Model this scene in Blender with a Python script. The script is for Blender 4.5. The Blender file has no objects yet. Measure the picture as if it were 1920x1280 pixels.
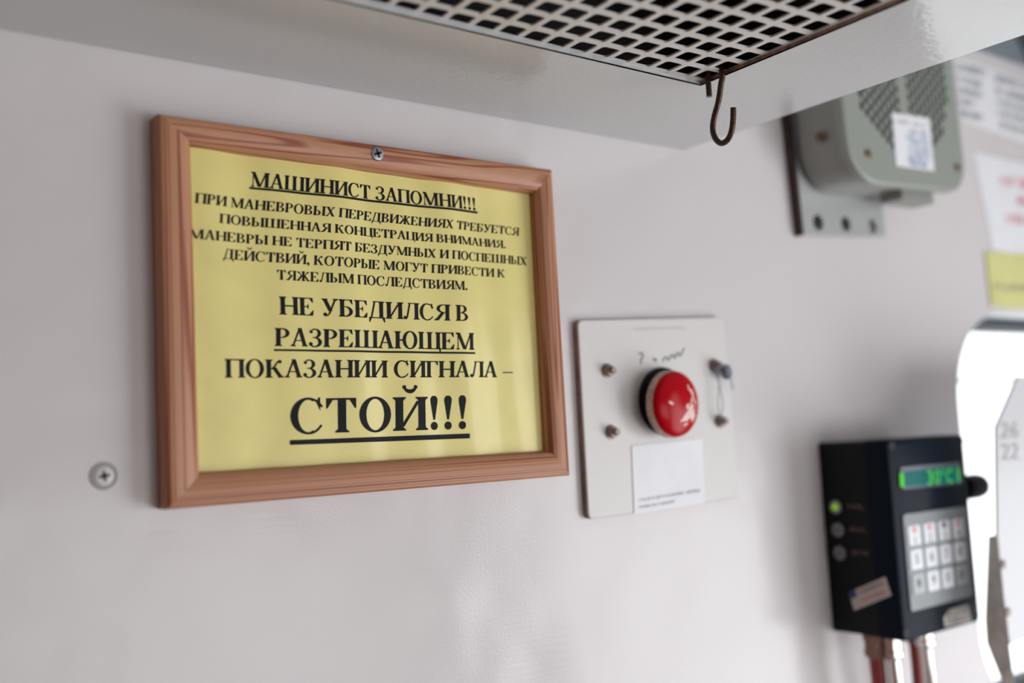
import bpy, bmesh, math, random
from mathutils import Vector, Matrix

# ------------------------------------------------------------------ camera
Z0 = 1.6                                   # height of the notice's middle above the floor
F = 1940.0                                 # focal length in pixels of the 1920 frame
RM = Matrix(((0.80183844, -0.59514708, -0.05343276),
             (0.01348139, 0.1074165, -0.9941227),
             (0.59738879, 0.79640545, 0.09415409)))
CAM = Vector((-0.3775, -0.6671, -0.0958 + Z0))
C = bpy.context.scene.collection
scn = bpy.context.scene
cd = bpy.data.cameras.new('camera')
cam = bpy.data.objects.new('camera', cd)
C.objects.link(cam)
rt = RM.transposed()
m4 = Matrix.Identity(4)
for i in range(3):
    m4[i][0] = rt[i][0]
    m4[i][1] = -rt[i][1]
    m4[i][2] = -rt[i][2]
    m4[i][3] = CAM[i]
cam.matrix_world = m4
cd.sensor_width = 36.0
cd.lens = 36.0 * F / 1920.0
cd.clip_start = 0.01
cd.dof.use_dof = True
cd.dof.focus_distance = 0.765
cd.dof.aperture_fstop = 2.1
scn.camera = cam

# ------------------------------------------------------------------ sky, daylight, exposure
scn.view_settings.view_transform = 'Standard'
scn.view_settings.look = 'None'
scn.view_settings.exposure = -0.50
scn.view_settings.gamma = 1.0
scn.view_settings.use_curve_mapping = False
wd = bpy.data.worlds.new('world')
scn.world = wd
wd.use_nodes = True
bg = wd.node_tree.nodes['Background']
bg.inputs[0].default_value = (0.95, 0.98, 1.0, 1)
bg.inputs[1].default_value = 3.2


def area(name, loc, aim, sx, sy, power, col):
    l = bpy.data.lights.new(name, 'AREA')
    l.shape = 'RECTANGLE'
    l.size, l.size_y = sx, sy
    l.energy = power
    l.color = col
    o = bpy.data.objects.new(name, l)
    C.objects.link(o)
    o.location = loc
    o.rotation_euler = (Vector(aim) - Vector(loc)).to_track_quat('-Z', 'Z').to_euler()
    return o


# daylight through the windscreen (front wall) and through the opposite side window
area('windscreen_daylight', (1.36, -1.15, 1.08), (0.0, -0.75, 1.30), 1.6, 0.8, 27, (0.93, 0.96, 1.0))
area('side_window_daylight', (0.75, -2.25, 1.0), (0.25, 0, 1.45), 0.9, 0.75, 9, (1.0, 0.965, 0.945))


# ------------------------------------------------------------------ helpers
def at(u, v, y=None, z=None, x=None):
    """the world point where the sight line of a photo pixel meets a wall / shelf plane"""
    r = rt @ Vector(((u - 960) / F, (v - 640) / F, 1.0))
    if y is not None:
        t = (y - CAM.y) / r.y
    elif z is not None:
        t = (z - CAM.z) / r.z
    else:
        t = (x - CAM.x) / r.x
    return CAM + r * t


def mat(name, col, rough=0.5, metal=0.0, bump=0.0, bscale=40.0, var=0.0, vscale=8.0, coat=0.0, spec=0.5, col2=None, emit=None, estr=1.0):
    m = bpy.data.materials.new(name)
    m.use_nodes = True
    nt = m.node_tree
    b = nt.nodes['Principled BSDF']
    b.inputs['Base Color'].default_value = (*col, 1)
    b.inputs['Roughness'].default_value = rough
    b.inputs['Metallic'].default_value = metal
    b.inputs['Specular IOR Level'].default_value = spec
    if coat:
        b.inputs['Coat Weight'].default_value = coat
        b.inputs['Coat Roughness'].default_value = 0.12
    if emit:
        b.inputs['Emission Color'].default_value = (*emit, 1)
        b.inputs['Emission Strength'].default_value = estr
    geo = nt.nodes.new('ShaderNodeNewGeometry')
    if var or col2:
        n = nt.nodes.new('ShaderNodeTexNoise')
        n.inputs['Scale'].default_value = vscale
        n.inputs['Detail'].default_value = 4
        nt.links.new(geo.outputs['Position'], n.inputs['Vector'])
        mx = nt.nodes.new('ShaderNodeMix')
        mx.data_type = 'RGBA'
        c2 = col2 or tuple(c * (1 - var) for c in col)
        mx.inputs[6].default_value = (*col, 1)
        mx.inputs[7].default_value = (*c2, 1)
        rp = nt.nodes.new('ShaderNodeMapRange')
        rp.inputs[1].default_value = 0.4
        rp.inputs[2].default_value = 0.65
        nt.links.new(n.outputs['Fac'], rp.inputs[0])
        nt.links.new(rp.outputs[0], mx.inputs[0])
        nt.links.new(mx.outputs[2], b.inputs['Base Color'])
    if bump:
        n2 = nt.nodes.new('ShaderNodeTexNoise')
        n2.inputs['Scale'].default_value = bscale
        n2.inputs['Detail'].default_value = 3
        nt.links.new(geo.outputs['Position'], n2.inputs['Vector'])
        bp = nt.nodes.new('ShaderNodeBump')
        bp.inputs['Strength'].default_value = bump
        bp.inputs['Distance'].default_value = 0.002
        nt.links.new(n2.outputs['Fac'], bp.inputs['Height'])
        nt.links.new(bp.outputs['Normal'], b.inputs['Normal'])
    return m


class MB:
    """collects faces in world coordinates; build() links them as ONE mesh object"""

    def __init__(self):
        self.v, self.f, self.m, self.uv = [], [], [], []
        self.mi = 0

    def face(self, pts, uv=None):
        i = len(self.v)
        self.v += [Vector(p) for p in pts]
        self.f.append(list(range(i, i + len(pts))))
        self.m.append(self.mi)
        self.uv.append(uv or [(0, 0)] * len(pts))

    def grid(self, rows, close_u=False, flip=False):
        """rows of points -> quads sharing vertices"""
        base = len(self.v)
        n = len(rows[0])
        for r in rows:
            self.v += [Vector(p) for p in r]
        for j in range(len(rows) - 1):
            for i in range(n if close_u else n - 1):
                a, b = base + j * n + i, base + j * n + (i + 1) % n
                c, d = base + (j + 1) * n + (i + 1) % n, base + (j + 1) * n + i
                self.f.append([a, d, c, b] if flip else [a, b, c, d])
                self.m.append(self.mi)
                self.uv.append([(0, 0)] * 4)
        return base

    def ngon(self, idx):
        self.f.append(list(idx))
        self.m.append(self.mi)
        self.uv.append([(0, 0)] * len(idx))

    def box(self, a, b):
        x0, y0, z0 = a
        x1, y1, z1 = b
        p = [Vector((x, y, z)) for z in (z0, z1) for (x, y) in ((x0, y0), (x1, y0), (x1, y1), (x0, y1))]
        i = len(self.v)
        self.v += p
        for f in ((0, 3, 2, 1), (4, 5, 6, 7), (0, 1, 5, 4), (1, 2, 6, 5), (2, 3, 7, 6), (3, 0, 4, 7)):
            self.ngon([i + k for k in f])

    def prism(self, loop, d, bevel=0.0):
        """closed loop of points pushed along vector d, front = loop + d; optional bevelled front rim"""
        d = Vector(d)
        loop = [Vector(p) for p in loop]
        c = sum(loop, Vector()) / len(loop)
        rows = [loop]
        if bevel:
            nd = d.normalized()
            rows.append([p + d - nd * bevel for p in loop])
            rows.append([p + d - nd * bevel * 0.3 + (c - p).normalized() * bevel * 0.3 for p in loop])
            rows.append([p + d + (c - p).normalized() * bevel for p in loop])
        else:
            rows.append([p + d for p in loop])
        b = self.grid(rows, close_u=True)
        n = len(loop)
        self.ngon([b + (len(rows) - 1) * n + i for i in range(n)])
        self.ngon([b + i for i in reversed(range(n))])

    def tube(self, pts, r, seg=14, cap=True):
        pts = [Vector(p) for p in pts]
        rows = []
        t = (pts[1] - pts[0]).normalized()
        up = Vector((0, 0, 1)) if abs(t.z) < 0.9 else Vector((0, 1, 0))
        n = t.cross(up).normalized()
        for k, p in enumerate(pts):
            a = pts[max(k - 1, 0)]
            b = pts[min(k + 1, len(pts) - 1)]
            t = (b - a).normalized()
            n = (n - t * n.dot(t)).normalized()
            bb = t.cross(n)
            rr = r[k] if isinstance(r, (list, tuple)) else r
            rows.append([p + n * rr * math.cos(2 * math.pi * i / seg) + bb * rr * math.sin(2 * math.pi * i / seg) for i in range(seg)])
        b0 = self.grid(rows, close_u=True, flip=True)
        if cap:
            self.ngon([b0 + i for i in range(seg)])
            self.ngon([b0 + (len(rows) - 1) * seg + i for i in reversed(range(seg))])

    def lathe(self, o, axis, prof, seg=32):
        """profile of (radius, height along axis) turned about axis through o"""
        o, axis = Vector(o), Vector(axis).normalized()
        up = Vector((0, 0, 1)) if abs(axis.z) < 0.9 else Vector((1, 0, 0))
        e1 = axis.cross(up).normalized()
        e2 = axis.cross(e1)
        rows = [[o + axis * h + (e1 * math.cos(2 * math.pi * i / seg) + e2 * math.sin(2 * math.pi * i / seg)) * max(r, 1e-5) for i in range(seg)] for r, h in prof]
        b = self.grid(rows, close_u=True)
        self.ngon([b + i for i in reversed(range(seg))])
        self.ngon([b + (len(rows) - 1) * seg + i for i in range(seg)])

    def build(self, name, mats, parent=None, smooth=False, origin=None, recalc=True):
        mats = mats if isinstance(mats, (list, tuple)) else [mats]
        off = Vector((0, 0, 0))
        if parent is not None:
            off = Vector(parent['_o'])
        elif origin is not None:
            off = Vector(origin)
        me = bpy.data.meshes.new(name)
        me.from_pydata([tuple(p - off) for p in self.v], [], self.f)
        for mm in mats:
            me.materials.append(mm)
        uvl = me.uv_layers.new(name='grain')
        k = 0
        for fu in self.uv:
            for q in fu:
                uvl.data[k].uv = q
                k += 1
        for p, mi in zip(me.polygons, self.m):
            p.material_index = mi
        if recalc:
            bm = bmesh.new()
            bm.from_mesh(me)
            bmesh.ops.recalc_face_normals(bm, faces=bm.faces)
            bm.to_mesh(me)
            bm.free()
        if smooth:
            for p in me.polygons:
                p.use_smooth = True
            try:
                me.set_sharp_from_angle(angle=math.radians(38))
            except Exception:
                pass
        o = bpy.data.objects.new(name, me)
        C.objects.link(o)
        o['_o'] = tuple(off)
        if parent is not None:
            o.parent = parent
        else:
            o.location = off
        return o


def tag(o, label, cat, group=None):
    o['label'] = label
    o['category'] = cat
    if group:
        o['group'] = group
    return o


def thing(name, loc, label, cat, group=None):
    o = bpy.data.objects.new(name, None)
    o.empty_display_size = 0.03
    C.objects.link(o)
    o.location = loc
    o['_o'] = tuple(loc)
    return tag(o, label, cat, group)


def struct(o):
    o['kind'] = 'structure'
    return o


def rrect(x0, x1, z0, z1, r, n=8):
    """rounded rectangle as list of (x, z), counter-clockwise; r one radius or (bl, br, tr, tl)"""
    if not isinstance(r, (tuple, list)):
        r = (r,) * 4
    out = []
    for (cx, cz, a0, rr) in ((x0 + r[0], z0 + r[0], 180, r[0]), (x1 - r[1], z0 + r[1], 270, r[1]), (x1 - r[2], z1 - r[2], 0, r[2]), (x0 + r[3], z1 - r[3], 90, r[3])):
        for k in range(n + 1):
            a = math.radians(a0 + 90 * k / n)
            out.append((cx + rr * math.cos(a), cz + rr * math.sin(a)))
    return out


def plate_with_holes(mb, outer, holes, f0, f1):
    """flat plate between maps f0 and f1 of (a, b) -> world point, with real holes"""
    bm = bmesh.new()
    edges = []
    loops = [outer] + holes
    vl = []
    for lp in loops:
        vs = [bm.verts.new((a, b, 0)) for a, b in lp]
        vl.append(vs)
        for i in range(len(vs)):
            edges.append(bm.edges.new((vs[i], vs[(i + 1) % len(vs)])))
    bmesh.ops.triangle_fill(bm, use_beauty=True, use_dissolve=False, edges=edges)
    bm.verts.index_update()
    b0 = len(mb.v)
    vv = [v.co.copy() for v in bm.verts]
    mb.v += [Vector(f0(c.x, c.y)) for c in vv]
    b1 = len(mb.v)
    mb.v += [Vector(f1(c.x, c.y)) for c in vv]
    for f in bm.faces:
        ids = [v.index for v in f.verts]
        mb.ngon([b1 + i for i in ids])
        mb.ngon([b0 + i for i in reversed(ids)])
    for vs in vl:
        for i in range(len(vs)):
            a, b = vs[i].index, vs[(i + 1) % len(vs)].index
            mb.ngon([b0 + a, b0 + b, b1 + b, b1 + a])
    bm.free()


# ------------------------------------------------------------------ bold serif Cyrillic capitals (cap height 1)
def circ(cx, cy, r, n=14):
    return [(cx + r * math.cos(2 * math.pi * i / n), cy + r * math.sin(2 * math.pi * i / n)) for i in range(n)]


class G:
    def __init__(self):
        self.p = []

    def bar(self, x0, x1, y0, y1):
        n = max(1, int((x1 - x0) / 0.4))
        for i in range(n):
            a, b = x0 + (x1 - x0) * i / n, x0 + (x1 - x0) * (i + 1) / n
            self.p.append([(a, y0), (b, y0), (b, y1), (a, y1)])

    def foot(self, x0, x1, y, s, e=0.085):
        """bracketed serif under/over a stem x0..x1; s=+1 for a foot at y, -1 for a top"""
        self.p.append([(x0 - e, y), (x1 + e, y), (x1 + e, y + s * 0.05), (x0 - e, y + s * 0.05)])
        self.p.append([(x0 - e * 0.6, y + s * 0.05), (x1 + e * 0.6, y + s * 0.05), (x1, y + s * 0.11), (x0, y + s * 0.11)])

    def S(self, x, w=0.245, y0=0, y1=1, top=True, bot=True):
        self.p.append([(x, y0), (x + w, y0), (x + w, y1), (x, y1)])
        if bot:
            self.foot(x, x + w, y0, 1)
        if top:
            self.foot(x, x + w, y1, -1)

    def D(self, x0, y0, x1, y1, w):
        h = max(w, .105) / 2
        self.p.append([(x0 - h, y0), (x0 + h, y0), (x1 + h, y1), (x1 - h, y1)])

    def ring(self, cx, cy, rx, ry, tx, ty, a0=0, a1=360, n=28):
        n = max(6, int(n * abs(a1 - a0) / 360))
        ty = max(ty, .065)
        for i in range(n):
            q = []
            for (k, o) in ((i, 0), (i + 1, 0), (i + 1, 1), (i, 1)):
                a = math.radians(a0 + (a1 - a0) * k / n)
                q.append((cx + (rx - o * tx) * math.cos(a), cy + (ry - o * ty) * math.sin(a)))
            self.p.append(q)

    def ball(self, x, y, r):
        self.p.append(circ(x, y, r))

    def tri(self, *pts):
        self.p.append(list(pts))

    def tail(self, x):
        self.p.append([(x - 0.12, 0.0), (x, 0.0), (x, -0.24), (x - 0.035, -0.24)])


def glyph(c):
    g = G()
    w = 1.15
    if c == 'П':
        g.S(.1); g.S(.84); g.bar(.02, 1.12, .93, 1)
    elif c == 'Н':
        g.S(.1); g.S(.84); g.bar(.3, .84, .455, .535)
    elif c in 'ИЙ':
        g.S(.1); g.S(.84); g.D(.32, .12, .84, .88, .11)
        if c == 'Й':
            g.ring(.57, 1.33, .22, .22, .06, .12, 195, 345); g.ball(.385, 1.30, .06); g.ball(.755, 1.30, .06)
    elif c == 'Р':
        w = .92; g.S(.1); g.bar(.2, .42, .955, 1); g.bar(.2, .42, .45, .495); g.ring(.42, .725, .43, .275, .21, .045, -90, 90)
    elif c == 'М':
        w = 1.42; g.S(.16, .055); g.S(1.07); g.D(.2, 1, .68, .02, .24); g.D(.7, .02, 1.12, .98, .07); g.foot(.08, .28, 1, -1, .05)
    elif c == 'А':
        w = 1.07; g.D(.14, .02, .53, 1.02, .065); g.D(.53, 1.02, .85, .02, .23); g.bar(.27, .72, .3, .355); g.foot(.08, .22, 0, 1, .08); g.foot(.75, .95, 0, 1, .08)
    elif c in 'ЕБГ':
        w = .98; g.S(.1); g.bar(.1, .85, .945, 1); g.tri((.85, 1), (.66, .95), (.84, .72), (.875, .72))
        if c == 'Е':
            g.bar(.1, .86, 0, .055); g.tri((.9, .3), (.86, .3), (.64, .055), (.86, 0)); g.bar(.3, .56, .475, .53); g.tri((.6, .34), (.6, .67), (.5, .53), (.5, .475))
        elif c == 'Б':
            g.bar(.2, .45, .56, .605); g.bar(.2, .45, 0, .045); g.ring(.43, .3, .46, .303, .22, .045, -90, 90)
        else:
            w = .9
    elif c == 'В':
        w = .99; g.S(.1); g.bar(.2, .45, .955, 1); g.bar(.2, .48, .49, .535); g.bar(.2, .45, 0, .045)
        g.ring(.45, .755, .38, .245, .2, .045, -90, 90); g.ring(.46, .265, .46, .268, .22, .045, -90, 90)
    elif c == 'О':
        g.ring(.575, .5, .525, .53, .22, .045)
    elif c == 'С':
        w = 1.06; g.ring(.56, .5, .52, .53, .22, .045, 62, 298); g.tri((.93, 1.03), (.89, 1.03), (.80, .9), (.93, .64))
        g.ring(.56, .5, .52, .53, .06, .06, 30, 66); g.ring(.56, .5, .5, .53, .06, .05, 296, 328)
    elif c == 'Ы':
        w = 1.34; g.S(.1); g.bar(.2, .42, .53, .575); g.bar(.2, .42, 0, .045); g.ring(.42, .287, .40, .288, .21, .045, -90, 90); g.S(1.02)
    elif c == 'Х':
        w = 1.08; g.D(.22, 1, .84, 0, .26); g.D(.18, 0, .84, 1, .075)
        g.foot(.14, .3, 1, -1, .1); g.foot(.74, .94, 1, -1, .04); g.foot(.08, .26, 0, 1, .05); g.foot(.76, .92, 0, 1, .1)
    elif c == 'Д':
        w = 1.14; g.S(.74, bot=False); g.bar(.3, 1.04, .945, 1); g.D(.2, .05, .42, .96, .075); g.bar(.04, 1.1, 0, .06)
        g.tri((.04, .06), (.04, -.24), (.085, -.24), (.22, .02)); g.tri((1.1, .06), (1.1, -.24), (1.055, -.24), (.92, .02))
    elif c == 'Л':
        w = 1.12; g.S(.8); g.bar(.34, 1.08, .945, 1); g.D(.27, .12, .46, .97, .075); g.ball(.13, .1, .1); g.ring(.13, .12, .17, .13, .07, .07, -90, 15)
    elif c == 'Ж':
        w = 1.5; g.S(.65); g.D(.18, 0, .6, .55, .22); g.D(1.32, 0, .9, .55, .22); g.D(.3, .9, .6, .5, .07); g.D(1.2, .9, .9, .5, .07)
        g.ball(.24, .88, .1); g.ball(1.26, .88, .1); g.foot(.1, .26, 0, 1, .09); g.foot(1.24, 1.4, 0, 1, .09); g.bar(.5, 1.0, .48, .54)
    elif c == 'К':
        w = 1.1; g.S(.1); g.D(.42, .46, .76, .92, .075); g.ball(.84, .88, .1); g.D(.5, .58, .9, 0, .24); g.bar(.3, .5, .47, .53); g.foot(.8, .98, 0, 1, .08)
    elif c == 'Я':
        w = 1.07; g.S(.77); g.bar(.6, .9, .955, 1); g.bar(.5, .9, .47, .515); g.ring(.62, .735, .45, .265, .21, .045, 90, 270); g.D(.17, 0, .6, .5, .23); g.foot(.06, .24, 0, 1, .06)
    elif c == 'У':
        w = 1.04; g.D(.2, 1, .56, .3, .24); g.D(.86, 1, .48, .12, .075); g.ball(.24, .1, .11); g.ring(.3, .19, .22, .19, .07, .06, -110, 0); g.foot(.12, .3, 1, -1, .09); g.foot(.78, .94, 1, -1, .07)
    elif c == 'Ц':
        w = 1.17; g.S(.1); g.S(.84); g.bar(.02, 1.14, 0, .055); g.tail(1.14)
    elif c in 'ШЩ':
        w = 1.62; g.S(.1); g.S(.7); g.S(1.3); g.bar(.02, 1.58, 0, .055)
        if c == 'Щ':
            g.tail(1.6)
    elif c == 'Ю':
        w = 1.6; g.S(.1); g.bar(.3, .6, .455, .535); g.ring(1.04, .5, .5, .53, .22, .045)
    elif c == 'З':
        w = .88; g.ring(.4, .755, .36, .265, .2, .045, -90, 130); g.ring(.38, .26, .44, .285, .22, .045, -125, 90); g.bar(.26, .42, .49, .54); g.ball(.16, .84, .095); g.ball(.14, .15, .11)
    elif c == 'Т':
        w = 1.0; g.S(.4, top=False); g.bar(.06, .94, .945, 1); g.tri((.05, 1), (.05, .7), (.085, .7), (.25, .95)); g.tri((.95, 1), (.95, .7), (.915, .7), (.75, .95))
    elif c == '!':
        w = .49; g.ball(.245, .115, .125)
        g.p.append([(.215, .3), (.275, .3), (.37, .86), (.365, .95), (.31, 1.02), (.245, 1.03), (.18, 1.02), (.125, .95), (.12, .86)])
    elif c == '.':
        w = .38; g.ball(.19, .115, .125)
    elif c == ',':
        w = .38; g.ball(.19, .115, .125); g.tri((.31, .1), (.3, -.08), (.12, -.22), (.1, -.19), (.2, -.06), (.2, .1))
    elif c == '–':
        w = .76; g.bar(.0, .76, .27, .34)
    else:
        w = .38
    return g.p, w


GC = {}


def layout(s, track=0.0):
    out, x = [], 0.0
    for c in s:
        if c not in GC:
            GC[c] = glyph(c)
        p, w = GC[c]
        for poly in p:
            out.append([(a + x, b) for a, b in poly])
        x += w + track
    return out, x


def sans(text, size=1.0):
    """default font text as list of (x, y) triangles normalised to cap height 1 from x=0; returns polys, width"""
    cu = bpy.data.curves.new('t', 'FONT')
    cu.body = text
    cu.resolution_u = 3
    ob = bpy.data.objects.new('t', cu)
    C.objects.link(ob)
    bpy.context.view_layer.update()
    me = ob.evaluated_get(bpy.context.evaluated_depsgraph_get()).to_mesh()
    vs = [(v.co.x, v.co.y) for v in me.vertices]
    fs = [list(p.vertices) for p in me.polygons]
    bpy.data.objects.remove(ob)
    bpy.data.curves.remove(cu)
    if not vs:
        return [], 1.0
    x0, x1 = min(v[0] for v in vs), max(v[0] for v in vs)
    y0, y1 = min(v[1] for v in vs), max(v[1] for v in vs)
    s = size / max(y1 - y0, 1e-6)
    return [[((vs[i][0] - x0) * s, (vs[i][1] - y0) * s) for i in f] for f in fs], (x1 - x0) * s


def strokes(n, seed, gap=0.3):
    """unreadable small print: n letter-like marks of cap height 1"""
    rnd = random.Random(seed)
    out, x = [], 0.0
    for i in range(n):
        if rnd.random() < 0.14 and i:
            x += 0.55
        w = rnd.choice((0.55, 0.65, 0.8))
        out.append([(x, 0), (x + .16, 0), (x + .16, 1), (x, 1)])
        k = rnd.random()
        if k < .7:
            out.append([(x + w - .16, 0), (x + w, 0), (x + w, 1), (x + w - .16, 1)])
        yb = rnd.choice((0, .42, .86))
        out.append([(x, yb), (x + w, yb), (x + w, yb + .14), (x, yb + .14)])
        x += w + gap
    return out, x - gap


def lerp(a, b, t):
    return a + (b - a) * t


def put(mb, polys, width, bl, br, tl, tr, fn=lambda p: p):
    """map layout polygons (cap height 1) onto the quad bl br tl tr"""
    for poly in polys:
        pts = []
        for a, b in poly:
            s = a / width
            pts.append(fn(lerp(lerp(bl, br, s), lerp(tl, tr, s), b)))
        mb.face(pts)


# ------------------------------------------------------------------ materials
def wall_paint():
    m = mat('wall_paint', (0.655, 0.62, 0.627), rough=0.2, spec=0.28)
    nt = m.node_tree
    b = nt.nodes['Principled BSDF']
    geo = nt.nodes.new('ShaderNodeNewGeometry')
    # slow unevenness, orange peel, brush strokes running up to the right, two dents under the notice
    n1 = nt.nodes.new('ShaderNodeTexNoise'); n1.inputs['Scale'].default_value = 9; n1.inputs['Detail'].default_value = 2
    n2 = nt.nodes.new('ShaderNodeTexNoise'); n2.inputs['Scale'].default_value = 420; n2.inputs['Detail'].default_value = 2
    mp = nt.nodes.new('ShaderNodeMapping')
    mp.inputs['Rotation'].default_value = (0, math.radians(-58), 0)
    mp.inputs['Scale'].default_value = (14, 14, 330)
    n3 = nt.nodes.new('ShaderNodeTexNoise'); n3.inputs['Scale'].default_value = 1.0; n3.inputs['Detail'].default_value = 3
    n4 = nt.nodes.new('ShaderNodeTexNoise'); n4.inputs['Scale'].default_value = 14
    for n in (n1, n2, n4):
        nt.links.new(geo.outputs['Position'], n.inputs['Vector'])
    nt.links.new(geo.outputs['Position'], mp.inputs['Vector'])
    nt.links.new(mp.outputs[0], n3.inputs['Vector'])

    def mth(op, a, bb=None, val=None):
        n = nt.nodes.new('ShaderNodeMath'); n.operation = op
        nt.links.new(a, n.inputs[0])
        if bb is not None:
            nt.links.new(bb, n.inputs[1])
        elif val is not None:
            n.inputs[1].default_value = val
        return n.outputs[0]
    mask = nt.nodes.new('ShaderNodeMapRange'); mask.inputs[1].default_value = .50; mask.inputs[2].default_value = .68
    nt.links.new(n4.outputs['Fac'], mask.inputs[0])
    h = mth('MULTIPLY', n1.outputs['Fac'], val=0.0030)
    h = mth('ADD', h, mth('MULTIPLY', n2.outputs['Fac'], val=0.00010))
    h = mth('ADD', h, mth('MULTIPLY', mth('MULTIPLY', n3.outputs['Fac'], mask.outputs[0]), val=0.00030))
    for (u, v, rad, amp) in ((850, 1135, .026, .0016), (1165, 1165, .034, .0009), (1000, 1260, .03, -.0010), (620, 1000, .05, .0008)):
        p = at(u, v, y=0)
        d = nt.nodes.new('ShaderNodeVectorMath'); d.operation = 'DISTANCE'
        nt.links.new(geo.outputs['Position'], d.inputs[0])
        d.inputs[1].default_value = p
        e = mth('POWER', mth('DIVIDE', d.outputs['Value'], val=rad), val=2.0)
        e = mth('MULTIPLY', e, val=-1.0)
        ex = nt.nodes.new('ShaderNodeMath'); ex.operation = 'EXPONENT'
        nt.links.new(e, ex.inputs[0])
        h = mth('ADD', h, mth('MULTIPLY', ex.outputs[0], val=amp))
    bp = nt.nodes.new('ShaderNodeBump')
    bp.inputs['Strength'].default_value = 1.0
    bp.inputs['Distance'].default_value = 1.0
    nt.links.new(h, bp.inputs['Height'])
    nt.links.new(bp.outputs['Normal'], b.inputs['Normal'])
    return m


def wood():
    m = mat('stained_pine', (0.4, 0.2, 0.12), rough=0.42, spec=0.4)
    nt = m.node_tree
    b = nt.nodes['Principled BSDF']
    uv = nt.nodes.new('ShaderNodeUVMap'); uv.uv_map = 'grain'
    mp = nt.nodes.new('ShaderNodeMapping'); mp.inputs['Scale'].default_value = (3.2, 62.0, 1)
    nt.links.new(uv.outputs[0], mp.inputs['Vector'])
    ns = nt.nodes.new('ShaderNodeTexNoise'); ns.inputs['Scale'].default_value = 0.9; ns.inputs['Detail'].default_value = 1.0
    nt.links.new(mp.outputs[0], ns.inputs['Vector'])
    # annual rings: level lines of a stretched noise
    w = nt.nodes.new('ShaderNodeMath'); w.operation = 'MULTIPLY'; w.inputs[1].default_value = 58
    nt.links.new(ns.outputs['Fac'], w.inputs[0])
    si = nt.nodes.new('ShaderNodeMath'); si.operation = 'SINE'
    nt.links.new(w.outputs[0], si.inputs[0])
    cr = nt.nodes.new('ShaderNodeValToRGB')
    cr.color_ramp.elements[0].position = 0.62
    cr.color_ramp.elements[0].color = (0.52, 0.255, 0.145, 1)
    cr.color_ramp.elements[1].position = 0.97
    cr.color_ramp.elements[1].color = (0.29, 0.085, 0.04, 1)
    mr = nt.nodes.new('ShaderNodeMapRange'); mr.inputs[1].default_value = -1; mr.inputs[2].default_value = 1
    nt.links.new(si.outputs[0], mr.inputs[0])
    nt.links.new(mr.outputs[0], cr.inputs[0])
    # fine pores
    mp2 = nt.nodes.new('ShaderNodeMapping'); mp2.inputs['Scale'].default_value = (40, 1400, 1)
    nt.links.new(uv.outputs[0], mp2.inputs['Vector'])
    n2 = nt.nodes.new('ShaderNodeTexNoise'); n2.inputs['Scale'].default_value = 1; n2.inputs['Detail'].default_value = 3
    nt.links.new(mp2.outputs[0], n2.inputs['Vector'])
    mx = nt.nodes.new('ShaderNodeMix'); mx.data_type = 'RGBA'; mx.blend_type = 'MULTIPLY'
    mr2 = nt.nodes.new('ShaderNodeMapRange'); mr2.inputs[1].default_value = .35; mr2.inputs[2].default_value = .75; mr2.inputs[3].default_value = 0; mr2.inputs[4].default_value = .55
    nt.links.new(n2.outputs['Fac'], mr2.inputs[0])
    nt.links.new(mr2.outputs[0], mx.inputs[0])
    nt.links.new(cr.outputs[0], mx.inputs[6])
    mx.inputs[7].default_value = (0.62, 0.55, 0.52, 1)
    nt.links.new(mx.outputs[2], b.inputs['Base Color'])
    bp = nt.nodes.new('ShaderNodeBump'); bp.inputs['Strength'].default_value = .25; bp.inputs['Distance'].default_value = .0006
    nt.links.new(n2.outputs['Fac'], bp.inputs['Height'])
    nt.links.new(bp.outputs['Normal'], b.inputs['Normal'])
    return m


M_wall = wall_paint()
M_wood = wood()
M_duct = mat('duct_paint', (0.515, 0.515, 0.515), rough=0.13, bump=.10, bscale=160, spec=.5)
M_grille = mat('grille_paint', (0.64, 0.62, 0.59), rough=.35, bump=.15, bscale=300)
M_edge = mat('lip_shade_brown', (0.36, 0.25, 0.21), rough=.75, var=.55, vscale=160, bump=.5, bscale=300)  # brown shade of the lip facing away from the windows, put into the colour
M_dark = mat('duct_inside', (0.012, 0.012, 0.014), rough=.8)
M_paper = mat('yellow_laminated_paper', (0.80, 0.70, 0.245), rough=.45, var=.06, vscale=30, coat=.35)
M_ink = mat('black_ink', (0.008, 0.009, 0.012), rough=.5, spec=.12)
M_zinc = mat('zinc_steel', (0.33, 0.35, 0.37), rough=.38, metal=.85, var=.35, vscale=400)
M_black = mat('recess_black', (0.01, 0.01, 0.01), rough=.7)
M_rust = mat('rusty_wire', (0.045, 0.034, 0.031), rough=.34, metal=.7, col2=(.085, .042, .03), vscale=260, bump=.3, bscale=500)
M_plate = mat('plate_paint', (0.66, 0.635, 0.625), rough=.42, bump=.08, bscale=120)
M_platedge = mat('plate_edge', (0.30, 0.21, 0.185), rough=.7, var=.4, vscale=120)
M_bolt = mat('dirty_bolt', (0.33, 0.25, 0.22), rough=.45, metal=.5, var=.5, vscale=500)
M_red = mat('red_plastic', (0.43, 0.001, 0.007), rough=.2, spec=.12)
M_chip = mat('chipped_pale', (0.80, 0.55, 0.50), rough=.5)
M_rim = mat('worn_rim', (0.62, 0.45, 0.37), rough=.5, var=.35, vscale=200)
M_blackpl = mat('black_plastic', (0.007, 0.0075, 0.010), rough=.45, spec=.15)
M_blackface = mat('black_front', (0.007, 0.012, 0.021), rough=.3, spec=.04)
M_white = mat('white_paper', (0.80, 0.80, 0.83), rough=.55, var=.04, vscale=40)
M_grey = mat('grey_print', (0.25, 0.26, 0.29), rough=.6)
M_faint = mat('pencil', (0.36, 0.35, 0.345), rough=.6)
M_spk = mat('grey_green_enamel', (0.285, 0.305, 0.275), rough=.32, bump=.06, bscale=140)
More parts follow.
